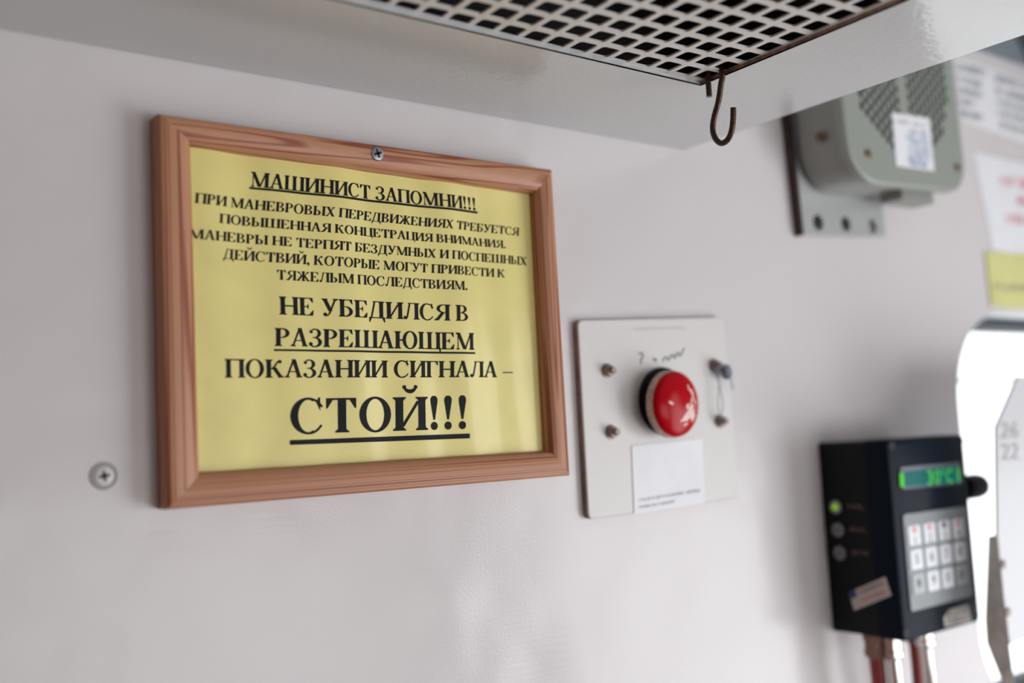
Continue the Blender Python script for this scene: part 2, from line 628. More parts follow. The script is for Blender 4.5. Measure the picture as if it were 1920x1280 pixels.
M_spkbody = mat('grey_green_casting', (0.29, 0.295, 0.27), rough=.4, bump=.08, bscale=100)
M_brack = mat('grey_bracket', (0.47, 0.48, 0.48), rough=.35, metal=.25)
M_brassy = mat('brown_screw', (0.16, 0.10, 0.06), rough=.4, metal=.6)
M_blue = mat('blue_stamp', (0.12, 0.24, 0.52), rough=.6)
M_redink = mat('red_ink', (0.72, 0.05, 0.09), rough=.6)
M_yel = mat('yellow_card', (0.66, 0.64, 0.27), rough=.5, var=.05, vscale=30)
M_gasket = mat('rubber_gasket', (0.016, 0.024, 0.034), rough=.5)
M_winframe = mat('window_frame_paint', (0.66, 0.69, 0.71), rough=.25)
M_lcd = mat('lcd_glass', (0.0, 0.03, 0.03), rough=.2, spec=.1, emit=(0.0, 0.13, 0.12), estr=1.1)
M_digit = mat('lcd_digit', (0.03, 0.2, 0.02), rough=.4, spec=.1, emit=(0.13, 0.80, 0.03), estr=.85)
M_led = mat('led_green', (0.3, 0.6, 0.05), rough=.3, emit=(0.35, 0.75, 0.05), estr=.45)
M_ledoff = mat('led_clear', (0.20, 0.18, 0.18), rough=.15, spec=.8)
M_keypad = mat('keypad_grey', (0.21, 0.225, 0.235), rough=.4)
M_key = mat('key_white', (0.74, 0.76, 0.80), rough=.4)
M_keyg = mat('key_grey', (0.40, 0.415, 0.425), rough=.4)
M_silver = mat('silver_foil', (0.50, 0.46, 0.42), rough=.35, metal=.4)
M_nickel = mat('nickel', (0.72, 0.70, 0.67), rough=.22, metal=.9)
M_cable = mat('dark_red_cable', (0.26, 0.03, 0.022), rough=.45)
M_brown = mat('brown_sheath', (0.30, 0.17, 0.12), rough=.6, var=.4, vscale=120)
M_tin = mat('painted_sheet', (0.60, 0.60, 0.62), rough=.3, bump=.05, bscale=60)
M_tinside = mat('sheet_edge', (0.74, 0.72, 0.67), rough=.45, var=.25, vscale=60)
M_lead = mat('lead_seal', (0.19, 0.21, 0.26), rough=.5, metal=.5)
M_stickp = mat('small_sticker', (0.62, 0.53, 0.50), rough=.5, var=.15, vscale=60)
M_navy = mat('navy_print', (0.03, 0.035, 0.20), rough=.5)
M_slate = mat('slate_paint', (0.10, 0.13, 0.17), rough=.5)
M_floor = mat('floor_lino', (0.22, 0.17, 0.14), rough=.5, var=.3, vscale=6)
M_back = mat('brown_panelling', (0.34, 0.15, 0.10), rough=.5, var=.3, vscale=5)
M_room = mat('cab_paint', (0.55, 0.54, 0.53), rough=.4)


def glass_mat():
    m = bpy.data.materials.new('window_glass')
    m.use_nodes = True
    nt = m.node_tree
    nt.nodes.remove(nt.nodes['Principled BSDF'])
    t = nt.nodes.new('ShaderNodeBsdfTransparent')
    g = nt.nodes.new('ShaderNodeBsdfGlossy')
    g.inputs['Roughness'].default_value = 0.02
    fr = nt.nodes.new('ShaderNodeFresnel')
    mx = nt.nodes.new('ShaderNodeMixShader')
    nt.links.new(fr.outputs[0], mx.inputs[0])
    nt.links.new(t.outputs[0], mx.inputs[1])
    nt.links.new(g.outputs[0], mx.inputs[2])
    nt.links.new(mx.outputs[0], nt.nodes['Material Output'].inputs[0])
    return m


M_glass = glass_mat()

# ------------------------------------------------------------------ the cab: walls, floor, ceiling
HZ = 0.1692 + Z0          # underside of the overhead unit
WX0, WX1, WZ0, WZ1 = 0.776, 1.30, at(1905, 1330, y=0).z, 0.030 + Z0
XF = 1.42                 # front wall
win = rrect(WX0, WX1, WZ0, WZ1, (0.10, 0.10, 0.115, 0.115), 12)
mb = MB()
plate_with_holes(mb, [(-1.5, 0.0), (XF, 0.0), (XF, 2.25), (-1.5, 2.25)], [win], lambda a, b: (a, 0.05, b), lambda a, b: (a, 0.0, b))
struct(mb.build('wall_left', M_wall))

mb = MB(); mb.box((-1.5, -2.3, -0.05), (XF, 0.05, 0.0)); struct(mb.build('floor', M_floor))
mb = MB(); mb.box((-1.5, -2.3, 2.25), (XF, 0.05, 2.30)); struct(mb.build('ceiling', M_room))
mb = MB(); mb.box((-1.55, -2.3, 0.0), (-1.5, 0.05, 2.25)); struct(mb.build('wall_back', M_back))
mb = MB()
plate_with_holes(mb, [(-2.3, 0.0), (0.05, 0.0), (0.05, 2.25), (-2.3, 2.25)], [rrect(-2.05, -0.25, 0.55, 1.42, .08)], lambda a, b: (XF + .05, a, b), lambda a, b: (XF, a, b))
struct(mb.build('wall_front', M_room))
mb = MB()
plate_with_holes(mb, [(-1.5, 0.0), (XF, 0.0), (XF, 2.25), (-1.5, 2.25)], [rrect(-0.15, 1.2, 0.55, 1.42, .08)], lambda a, b: (a, -2.35, b), lambda a, b: (a, -2.3, b))
struct(mb.build('wall_right', M_room))

# side window at the right edge of the photo: raised painted rim, rubber gasket, glazing bar, pane
mb = MB()
cxw, czw = (WX0 + WX1) / 2, (WZ0 + WZ1) / 2


def ring_rows(offs):
    rows = []
    for (o, y) in offs:
        r = max(0.02, 0.10 - o)
        rows.append([(a, y, b) for a, b in rrect(WX0 + o, WX1 - o, WZ0 + o, WZ1 - o, (r, r, r + .015, r + .015), 12)])
    return rows


mb.grid(ring_rows([(-0.001, -0.0003), (0.0008, 0.0004), (0.0028, 0.003), (0.004, 0.008), (0.0045, 0.020)]), close_u=True)
wf = struct(mb.build('window_1', M_winframe, smooth=True, origin=(cxw, 0, czw)))
mb = MB()
mb.grid(ring_rows([(0.002, 0.016), (0.012, 0.018), (0.020, 0.030), (0.020, 0.046), (0.002, 0.048)]), close_u=True)
mb.build('window_gasket', M_gasket, wf, smooth=True)
mb = MB()
zb = at(1850, 713, y=0.035).z
mb.box((WX0 + .012, 0.032, zb - .0022), (WX1 - .012, 0.038, zb + .0022))
mb.build('glazing_bar', M_tinside, wf)
mb = MB()
mb.face([(a, 0.036, b) for a, b in rrect(WX0 + .01, WX1 - .01, WZ0 + .01, WZ1 - .01, .09, 10)])
mb.build('pane', M_glass, wf)

# roof cove above the side wall, its grey-blue painting in shade and bluish reflection
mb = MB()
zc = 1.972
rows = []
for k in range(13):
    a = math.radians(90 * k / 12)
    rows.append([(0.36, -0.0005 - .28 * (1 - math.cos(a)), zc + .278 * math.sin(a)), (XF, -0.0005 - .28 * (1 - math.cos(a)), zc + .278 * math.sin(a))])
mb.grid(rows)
struct(mb.build('trim_2', mat('cove_shade_tone', (0.20, 0.235, 0.26), rough=.4), smooth=True, recalc=False))

# dark corner piece where the wall runs into the cab front, upper right
p0, p1 = at(1893, 45, y=-0.004), at(1926, 106, y=-0.004)
dv = (p0 - p1).normalized()
sd = Vector((dv.z, 0, -dv.x))
mb = MB()
mb.prism([p1 - dv * .05, p1 - dv * .05 + sd * .12, p0 + dv * .3 + sd * .12, p0 + dv * .3], (0, -0.035, 0), bevel=.004)
struct(mb.build('trim_1', M_slate))

# ------------------------------------------------------------------ overhead ventilation unit
GX, GY = 0.2172, -0.1358       # the corner of the opening next to the hook
OX0, OY0 = -0.62, -0.62        # far ends of the opening
UX0, UX1, UY1 = -1.0, 0.3400, -0.95
REC = 0.0060
vent = thing('overhead_vent_unit', (-0.3, -0.4, HZ), 'white painted overhead ventilation box with a square-holed grille, above the framed notice', 'vent')
mb = MB()
x1n, x1f = 0.3392, 0.3392 + (0.3465 - 0.3388) * (0.95 / 0.3235)
op = [(OX0, OY0), (GX, OY0), (GX, GY), (OX0, GY)]
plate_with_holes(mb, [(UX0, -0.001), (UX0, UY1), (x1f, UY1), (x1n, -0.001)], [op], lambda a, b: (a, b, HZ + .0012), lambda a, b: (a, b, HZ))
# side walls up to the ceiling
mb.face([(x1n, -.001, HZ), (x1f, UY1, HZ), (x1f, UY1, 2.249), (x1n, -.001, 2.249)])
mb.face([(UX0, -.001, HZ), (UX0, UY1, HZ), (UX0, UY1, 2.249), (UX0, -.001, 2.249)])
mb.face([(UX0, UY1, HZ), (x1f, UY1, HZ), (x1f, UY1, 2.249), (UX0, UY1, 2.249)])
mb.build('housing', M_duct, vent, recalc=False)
def gz(x):                     # and hangs lowest at the hook's corner
    return HZ + .0036 + .0100 * min(.30, max(0.0, GX - x))


# turned-up lip round the opening: painted on the long side, dim brown shade painted into the short right side
mb = MB()
mb.face([(OX0, GY, HZ), (GX, GY, HZ), (GX, GY, gz(GX)), (-.1, GY, gz(-.1)), (OX0, GY, gz(OX0))])
mb.build('opening_lip', M_duct, vent)
mb = MB()
mb.face([(GX, OY0, HZ), (GX, GY, HZ), (GX, GY, gz(GX) + .0003), (GX, OY0, gz(GX) + .0003)])
tagp = mb.build('opening_lip', M_edge, vent)
tagp['label'] = 'brownish edge of the grille opening, its shade painted in'
# grille sheet with real square holes
PXY, PYY = 0.0200, 0.0207
TH = 0.0014
GT = -0.045                    # the sheet sits a little crooked in its opening


mb = MB()
hx, hy = 0.0154 / 2, 0.0160 / 2
hole = rrect(-hx, hx, -hy, hy, .0026, 3)
nper = len(hole) // 4
outer = []
for (a, b) in hole:
    k = min(PXY / 2 / max(abs(a), 1e-9), PYY / 2 / max(abs(b), 1e-9))
    outer.append((a * k, b * k))
for q in range(4):
    kk = q * nper + nper // 2
    outer[kk] = (math.copysign(PXY / 2, hole[kk][0]), math.copysign(PYY / 2, hole[kk][1]))
ct, st_ = math.cos(GT), math.sin(GT)


def gp(a, b, dz):
    x, y = .2115 + a * ct - b * st_, -.1480 + a * st_ + b * ct
    return (x, y, gz(x) + dz)


for i in range(-1, 44):
    for j in range(-1, 26):
        cx, cy = -i * PXY, -j * PYY
        g0 = gp(cx, cy, 0)
        if g0[0] > GX + .010 or g0[1] > GY + .010 or g0[0] < OX0 - .012 or g0[1] < OY0 - .012:
            continue
        mb.grid([[gp(cx + a, cy + b, 0) for a, b in outer], [gp(cx + a, cy + b, 0) for a, b in hole], [gp(cx + a, cy + b, TH) for a, b in hole]], close_u=True)
mb.build('grille', M_grille, vent, recalc=False)
# dark inside of the box
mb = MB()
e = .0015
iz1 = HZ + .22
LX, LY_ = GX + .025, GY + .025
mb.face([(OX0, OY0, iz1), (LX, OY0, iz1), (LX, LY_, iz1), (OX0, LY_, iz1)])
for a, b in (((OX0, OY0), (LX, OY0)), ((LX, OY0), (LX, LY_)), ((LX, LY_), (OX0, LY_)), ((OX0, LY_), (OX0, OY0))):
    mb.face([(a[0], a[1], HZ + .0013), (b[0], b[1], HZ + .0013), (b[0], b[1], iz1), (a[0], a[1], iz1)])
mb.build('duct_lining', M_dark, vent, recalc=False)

# ------------------------------------------------------------------ S-shaped wire hook hanging in the grille's corner holes
A1, A2 = Vector((.2143, -.1468, HZ + .003)), Vector((.2132, -.1624, HZ + .003))
hd = (A2 - A1); hd.z = 0; hd.normalize()
hn = Vector((-hd.y, hd.x, 0))


def on_hook(u, v):
    r = rt @ Vector(((u - 960) / F, (v - 640) / F, 1.0))
    return CAM + r * ((A2 - CAM).dot(hn) / r.dot(hn))


px = [(1354, 138), (1351.5, 160), (1347, 190), (1340, 216), (1336.5, 236), (1337.5, 250), (1343, 262), (1352, 268.5), (1361, 265), (1368, 256), (1372.5, 242), (1374.5, 224), (1375, 202)]
leg = [on_hook(*p) for p in px]
top = leg[0] + Vector((0, 0, .016))
st = on_hook(1330, 181)
A1v = Vector((st.x, st.y, leg[0].z + .004))
mid = (A1v + leg[0]) / 2 + Vector((0, 0, .018))
loop = [st, lerp(st, A1v, .5), A1v, lerp(A1v, mid, .6) + Vector((0, 0, .003)), mid, lerp(leg[0], mid, .6) + Vector((0, 0, .003))]
pts = loop + leg


def catmull(p, n=5):
    out = []
    for i in range(len(p) - 1):
        a, b, c, d = p[max(i - 1, 0)], p[i], p[i + 1], p[min(i + 2, len(p) - 1)]
        for k in range(n):
            t = k / n
            out.append(0.5 * ((2 * b) + (c - a) * t + (2 * a - 5 * b + 4 * c - d) * t * t + (3 * b - 3 * c + d - a) * t ** 3))
    out.append(p[-1])
    return out


mb = MB()
mb.tube(catmull(pts), 0.00225, 12)
tag(mb.build('wire_hook', M_rust, smooth=True, origin=leg[7]), 'dark rusty S-shaped wire hook hanging from the corner of the overhead grille', 'hook')

# ------------------------------------------------------------------ framed yellow notice
FD, FI = -0.0173, -0.0073
o_px = [(297, 212), (1036, 317), (1070, 891), (313, 955)]
i_px = [(354, 275), (996, 363), (1021, 845), (371, 886)]
OQ = [at(*p, y=FD) for p in o_px]
IQ = [at(*p, y=FI) for p in i_px]
cen = sum(OQ, Vector()) / 4
fr = thing('framed_notice', (cen.x, 0, cen.z), 'yellow printed warning notice in a brown wooden frame screwed to the wall', 'framed notice')
# profile: t across (0 outer, 1 inner), depth from wall
prof = [(0.0, 0.0004), (0.0, 0.0150), (0.03, 0.0164), (0.09, 0.0173), (0.3, 0.0176), (0.55, 0.0172), (0.76, 0.0160), (0.90, 0.0138), (0.975, 0.0110), (1.0, 0.0085), (1.0, 0.0012)]
names = 'frame_rail'
for k in range(4):
    a, b = k, (k + 1) % 4
    mb = MB()
    ln = (OQ[b] - OQ[a]).length
    N = 16
    rows, uvs = [], []
    dist = 0.0
    for j, (t, d) in enumerate(prof):
        if j:
            dist += math.hypot((t - prof[j - 1][0]) * .0225, d - prof[j - 1][1])
        r, uu = [], []
        for i in range(N + 1):
            s = i / N
            pa = lerp(OQ[a], IQ[a], t)
            pb = lerp(OQ[b], IQ[b], t)
            p = lerp(pa, pb, s)
            r.append(Vector((p.x, -d, p.z)))
            uu.append((lerp(t * .0225, ln - t * .0225, s) * (1, .5, .10, .25)[k] + k * 1.37, dist * (1, 1.3, 2.4, 1.5)[k] + k * .31))
        rows.append(r)
        uvs.append(uu)
    b0 = len(mb.v)
    n = N + 1
    for r in rows:
        mb.v += r
    for j in range(len(rows) - 1):
        for i in range(N):
            mb.f.append([b0 + j * n + i, b0 + j * n + i + 1, b0 + (j + 1) * n + i + 1, b0 + (j + 1) * n + i])
            mb.m.append(0)
            mb.uv.append([uvs[j][i], uvs[j][i + 1], uvs[j + 1][i + 1], uvs[j + 1][i]])
    mb.ngon([b0 + j * n for j in range(len(rows))])
    mb.ngon([b0 + j * n + N for j in reversed(range(len(rows)))])
    mb.build(names, M_wood, fr, smooth=True, recalc=False)


def paper_y(x, z):
    w = 0.0011 * math.sin(x * 58 + 0.6) * (0.6 + 0.4 * math.sin((z - Z0) * 11))
    w += 0.0006 * math.sin(x * 131 + z * 9)
    w += 0.0011 * math.exp(-((x - 0.10) / .035) ** 2 - ((z - Z0 - 0.085) / .03) ** 2)
    return -0.0058 + w


mb = MB()
NX, NZ = 90, 40
mg = .004
rows = []
for j in range(NZ + 1):
    r = []
    for i in range(NX + 1):
        s, t = i / NX, j / NZ
        p = lerp(lerp(IQ[3], IQ[2], s), lerp(IQ[0], IQ[1], s), t)
        p = p + (p - cen) * 0.02
        r.append(Vector((p.x, paper_y(p.x, p.z), p.z)))
    rows.append(r)
mb.grid(rows)
sheet = mb.build('notice_sheet', M_paper, fr, smooth=True, recalc=False)


def on_paper(p):
    return Vector((p.x, paper_y(p.x, p.z) - 0.00025, p.z))


LY = -0.0058
mb = MB()
# text, baseline left, baseline right, cap-top left, cap-top right (photo pixels)
LINES = [
    ('МАШИНИСТ ЗАПОМНИ!!!', (470.5, 348.6), (895.5, 394.5), (472.0, 320.8), (893.5, 371.2)),
    ('ПРИ МАНЕВРОВЫХ ПЕРЕДВИЖЕНИЯХ ТРЕБУЕТСЯ', (363.5, 381), (975, 441.5), (365, 362), (976, 426.5)),
    ('ПОВЫШЕННАЯ КОНЦЕТРАЦИЯ ВНИМАНИЯ.', (410, 418), (950, 465.5), (411, 400.3), (949, 451)),
    ('МАНЕВРЫ НЕ ТЕРПЯТ БЕЗДУМНЫХ И ПОСПЕШНЫХ', (354, 447), (990, 497), (354.5, 429), (990, 481.5)),
    ('ДЕЙСТВИЙ, КОТОРЫЕ МОГУТ ПРИВЕСТИ К', (417.5, 485), (947, 520.5), (418.5, 466), (947, 505)),
    ('ТЯЖЕЛЫМ ПОСЛЕДСТВИЯМ.', (518.5, 524), (876, 544.5), (518.5, 505.5), (875.5, 527.8)),
    ('НЕ УБЕДИЛСЯ В', (523.5, 589.5), (878, 602.5), (522.5, 555.5), (877.5, 573)),
    ('РАЗРЕШАЮЩЕМ', (515, 648.5), (889, 656), (515, 614.5), (888.5, 624.5)),
    ('ПОКАЗАНИИ СИГНАЛА –', (420.5, 708), (961, 707), (420, 672.8), (961, 678)),
    ('СТОЙ!!!', (542, 813.5), (879, 803.5), (541, 747.5), (878.5, 742.5)),
]
for (s, bl, br, tl, tr) in LINES:
    polys, w = layout(s)
    put(mb, polys, w, at(*bl, y=LY), at(*br, y=LY), at(*tl, y=LY), at(*tr, y=LY), on_paper)
for (a, b, th) in (((469.5, 351.5), (897, 398.0), 4.0), ((514.5, 656), (890, 662), 3.6), ((543.5, 829.5), (879.7, 817), 9.0)):
    n = 40
    for i in range(n):
        q = []
        for (k, dy) in ((i, th / 2), (i + 1, th / 2), (i + 1, -th / 2), (i, -th / 2)):
            q.append(on_paper(at(lerp(a[0], b[0], k / n), lerp(a[1], b[1], k / n) + dy, y=LY)))
        mb.face(q)
o = mb.build('lettering', M_ink, sheet, recalc=False)
o['label'] = 'black bold serif capitals of the warning'


def cross_screw(mb, c, r, h, mats=(0, 1), rot=0.2, wing=0.62):
    """domed head facing the room with a sunk cross recess"""
    mb.mi = mats[0]
    prof_ = [(r, 0), (r, h * .45), (r * .9, h * .8), (r * .6, h), (r * .3, h * 1.03), (0.0, h * 1.04)]
    mb.lathe(c, (0, -1, 0), prof_, 28)
    mb.mi = mats[1]
    for q in range(4):
        a = rot + q * math.pi / 2
        d = Vector((math.cos(a), 0, math.sin(a)))
        s = Vector((-math.sin(a), 0, math.cos(a)))
        o_ = Vector(c) + Vector((0, -h * 1.06, 0))
        mb.face([o_ + s * r * .17, o_ - s * r * .17, o_ + d * r * wing - s * r * .13, o_ + d * r * wing + s * r * .13])


mb = MB()
cross_screw(mb, at(707.5, 288, y=-0.0175) + Vector((0, .0012, 0)), 0.0054, .0022, rot=.35)
mb.build('frame_screw', [M_zinc, M_black], fr, smooth=True)

# countersunk screw painted into the wall, left of the notice
mb = MB()
sc = at(194.5, 892, y=0)
mb.lathe(sc, (0, -1, 0), [(.0086, 0), (.0083, .0006), (.0076, .0009), (.0066, .0004), (.0060, .0004)], 36)
mb.mi = 1
cross = MB()
ring = mb
ring.mi = 1
cross_screw(ring, sc + Vector((0, -.0003, 0)), .0060, .0013, mats=(1, 2), rot=.15, wing=.55)
tag(mb.build('wall_screw', [M_faint, M_plate, M_black], smooth=True, origin=sc), 'painted-over cross-head screw in the wall at lower left of the framed notice', 'screw')

# ------------------------------------------------------------------ stop button panel
PY = -0.0068
pq = [at(1083, 600, y=PY), at(1357, 594, y=PY), at(1389, 931, y=PY), at(1104, 974, y=PY)]
pc = sum(pq, Vector()) / 4
pan = thing('stop_button_panel', (pc.x, 0, pc.z), 'square off-white metal panel with a red mushroom push button beside the framed notice', 'button panel')


def quad_round(q, r, n=5):
    """rounded corners on a quad (world points in one y plane)"""
    out = []
    for i in range(4):
        p, a, b = q[i], q[i - 1], q[(i + 1) % 4]
        pa = p + (a - p).normalized() * r
        pb = p + (b - p).normalized() * r
        for k in range(n + 1):
            t = k / n
            out.append(pa * (1 - t) ** 2 + p * 2 * t * (1 - t) + pb * t * t)
    return out


lp = quad_round(pq, .006)
mb = MB()
back = [Vector((p.x, -.0012, p.z)) for p in lp]
rows = [back, [Vector((p.x, PY + .0008, p.z)) for p in lp]]
b0 = mb.grid(rows, close_u=True)
mb.mi = 1
c2 = pc
rows = [[Vector((p.x, PY + .0008, p.z)) for p in lp], [Vector((p.x, PY, p.z)) + (c2 - p).normalized() * .0012 for p in lp]]
rows[1] = [Vector((p.x, PY, p.z)) for p in rows[1]]
b1 = mb.grid(rows, close_u=True)
mb.ngon([b1 + len(lp) + i for i in range(len(lp))])
mb.build('panel_plate', [M_platedge, M_plate], pan)
bolts = [((1138, 695), 0.3), ((1145, 810), 1.0), ((1338, 685), .5), ((1349, 790), .8)]
for (p, a) in bolts:
    c = at(*p, y=PY)
    mb = MB()
    mb.lathe(c, (0, -1, 0), [(.0064, 0), (.0064, .0008), (.0050, .0010), (.0050, .0042), (.0044, .0050), (.0030, .0052), (.0030, .0090), (.0024, .0096)], 18)
    mb.build('bolt', M_bolt, pan, smooth=True)
bc = at(1243, 752, y=PY)
mb = MB()
mb.lathe(bc, (0, -1, 0), [(.0300, 0), (.0300, .0030), (.0285, .0045), (.0268, .0050), (.0262, .0140), (.0200, .0140)], 48)
bcol = mb.build('button_collar', M_blackpl, pan, smooth=True)
cc = at(1259.5, 757.5, y=PY - .0170)
tilt = Vector((0.05, -1, -0.03)).normalized()
mb = MB()
cp = [(.0200, -.0040), (.0285, -.0040), (.0295, -.0030), (.0297, .0015), (.0286, .0042)]
b0 = mb.lathe(cc, tilt, cp, 48)
mb.build('button_rim', M_rim, pan, smooth=True)
mb = MB()
R_ = .0287
dome = [(R_, .0040)] + [(R_ * math.cos(math.radians(a)), .0042 + .0090 * math.sin(math.radians(a))) for a in range(5, 91, 8)]
mb.lathe(cc, tilt, dome, 48)
cap = mb.build('button_cap', M_red, pan, smooth=True)
# chips and scratches in the red enamel
mb = MB()
e1 = tilt.cross(Vector((0, 0, 1))).normalized()
e2 = e1.cross(tilt)
rnd = random.Random(5)


def dome_pt(a, b):
    rr = min(.98, math.hypot(a, b) / R_)
    return cc + (e1 * a + e2 * b) + tilt * (.0042 + .0090 * math.sqrt(max(0, 1 - rr * rr)) + .00012)


if (e1.x < 0):
    e1 = -e1
if (e2.z < 0):
    e2 = -e2
for (a, b, ln, wd_, an) in ((-.014, .001, .006, .0022, -25), (.006, -.008, .014, .0030, 38), (.011, -.004, .010, .0050, 35), (.002, -.013, .012, .0030, 25), (.006, -.002, .006, .0028, 55), (.013, .010, .009, .0020, -60), (.016, .004, .010, .0018, -70), (.010, .014, .006, .0022, -80), (.013, -.009, .010, .0045, 55), (.004, -.018, .006, .002, 25), (.019, -.002, .012, .0012, 85), (.008, -.011, .012, .0036, 42), (.015, -.012, .009, .0040, 60), (.012, .002, .008, .0022, 70), (.015, .008, .010, .0024, -75)):
    n = 8
    c_, s_ = math.cos(math.radians(an)), math.sin(math.radians(an))
    top_, bot_ = [], []
    for i in range(n + 1):
        t = -1 + 2 * i / n
        wv = wd_ / 2 * math.sqrt(max(0, 1 - t * t)) * (0.7 + .6 * rnd.random())
        u_ = t * ln / 2
        top_.append(dome_pt(a + u_ * c_ - wv * s_, b + u_ * s_ + wv * c_))
        bot_.append(dome_pt(a + u_ * c_ + wv * s_, b + u_ * s_ - wv * c_))
    for i in range(n):
        mb.face([bot_[i], bot_[i + 1], top_[i + 1], top_[i]])
o = mb.build('paint_chips', M_chip, cap, recalc=False)
o['label'] = 'pale chips worn into the red cap'
# seal wire and lead seal on the right-hand bolts
b_hi, b_lo = at(1341, 690, y=PY - .007), at(1350, 786, y=PY - .006)
for k, (dx, sag) in enumerate(((0, .002), (.004, -.0015))):
    mb = MB()
    pts_ = []
    for i in range(9):
        t = i / 8
        p = lerp(b_hi, b_lo, t) + Vector((dx * math.sin(math.pi * t) + sag * math.sin(2 * math.pi * t), -.001, 0))
        pts_.append(p)
    mb.tube(pts_, .00045, 6)
    mb.build('seal_wire', M_lead, pan, smooth=True)
mb = MB()
ls = at(1362, 697, y=PY - .008)
mb.lathe(ls, Vector((.35, -1, .1)), [(.0062, -.003), (.0072, -.0015), (.0072, .0015), (.0062, .003)], 18)
mb.tube([ls + Vector((.004, 0, -.003)), at(1371, 715, y=PY - .008), at(1374, 730, y=PY - .006)], .0005, 6)
mb.tube([b_hi + Vector((0, -.001, 0)), lerp(b_hi, ls, .5) + Vector((0, -.004, .004)), ls], .0009, 6)
mb.build('lead_seal', M_lead, pan, smooth=True)
# white sticker under the button
sq_ = [at(1184, 836, y=PY - .0003), at(1316, 822, y=PY - .0003), at(1321, 942, y=PY - .0003), at(1189, 964, y=PY - .0003)]
mb = MB()
mb.prism(sq_, (0, -.0004, 0))
stk = mb.build('sticker', M_white, pan)
mb = MB()
yy = PY - .0009
for (s, l, r, h) in ((11, (1199, 940), (1313, 921), 5), (12, (1199, 953), (1266, 942), 5)):
    polys, w = strokes(26 if s == 11 else 15, s)
    put(mb, polys, w, at(*l, y=yy), at(*r, y=yy), at(l[0], l[1] - h, y=yy), at(r[0], r[1] - h, y=yy))
o = mb.build('small_print', M_grey, stk, recalc=False)
# pencilled scrawl above the button
mb = MB()
yy = PY - .0006


def scrawl(pxs, r):
    mb.tube(catmull([at(*p, y=yy) for p in pxs], 4), r, 5)


scrawl([(1199, 664), (1204, 660), (1206, 668), (1202, 676), (1203, 682)], .0005)
scrawl([(1226, 676), (1229, 671), (1231, 678)], .0005)
scrawl([(1243, 678), (1250, 668), (1254, 676), (1261, 664), (1266, 672), (1272, 660), (1276, 668), (1284, 652)], .0005)
scrawl([(1246, 672), (1262, 668), (1276, 662)], .0004)
scrawl([(1192, 617), (1225, 616), (1262, 615), (1280, 614), (1283, 618)], .0003)
mb.build('pencil_marks', mat('pencil_line', (0.50, 0.485, 0.48), rough=.6), pan, smooth=True)

# ------------------------------------------------------------------ loudspeaker on the wall, upper right
SB = Vector((0.4966, 0, 0.1395 + Z0))
ang = math.radians(2.4)
ex = Vector((math.cos(ang), 0, math.sin(ang)))
ez = Vector((-math.sin(ang), 0, math.cos(ang)))
SW, SH, SD = 0.218, 0.262, 0.0711


def S(a, b, y):
    p = SB + ex * a + ez * b
    return Vector((p.x, y, p.z))


spk = thing('loudspeaker', S(SW / 2, 0, 0), 'grey-green enamelled wall loudspeaker with slotted front and paper tag, under the overhead box', 'loudspeaker')
mb = MB()
lp = rrect(.004, SW - .004, .004, SH - .004, (.040, .030, .030, .040), 8)
mb.prism([S(a, b, -.0125) for a, b in lp], (0, -.0475, 0))
mb.build('body', M_spkbody, spk, smooth=True)
# perforated front cover
fy0, fy1 = -.0608, -SD
ow = rrect(0, SW, 0, SH, (.046, .036, .036, .046), 10)
CW, CH = .0080, .0124
ncol = 22
ax0 = (SW - ncol * CW) / 2
az0, nrow = .030, 16
mb = MB()
rect = [(ax0, az0), (ax0 + ncol * CW, az0), (ax0 + ncol * CW, az0 + nrow * CH), (ax0, az0 + nrow * CH)]
fy = -SD
# rim: sides with a bevel
c_ = S(SW / 2, SH / 2, 0)


def inset(o, y):
    return [S(a, b, y) for a, b in rrect(o, SW - o, o, SH - o, (.046 - o, .036 - o, .036 - o, .046 - o), 10)]


mb.grid([inset(0, fy0), inset(0, fy + .0035), inset(.0008, fy + .0014), inset(.0030, fy)], close_u=True)
bm = bmesh.new()
edges = []
vs_all = []
for lpq in (rrect(.0030, SW - .0030, .0030, SH - .0030, (.043, .033, .033, .043), 10), None):
    if lpq is None:
        lpq = []
        for k in range(4):
            a, b = rect[k], rect[(k + 1) % 4]
            n_ = ncol if k % 2 == 0 else nrow
            lpq += [(lerp(a[0], b[0], i / n_), lerp(a[1], b[1], i / n_)) for i in range(n_)]
    vs = [bm.verts.new((a, b, 0)) for a, b in lpq]
    for i in range(len(vs)):
        edges.append(bm.edges.new((vs[i], vs[(i + 1) % len(vs)])))
bmesh.ops.triangle_fill(bm, use_beauty=True, edges=edges)
for f in bm.faces:
    mb.face([S(v.co.x, v.co.y, fy) for v in f.verts])
bm.free()
slot = rrect(-.0032, .0032, -.0047, .0047, .0022, 2)
cxm, czm = ax0 + ncol * CW / 2, az0 + 8.2 * CH
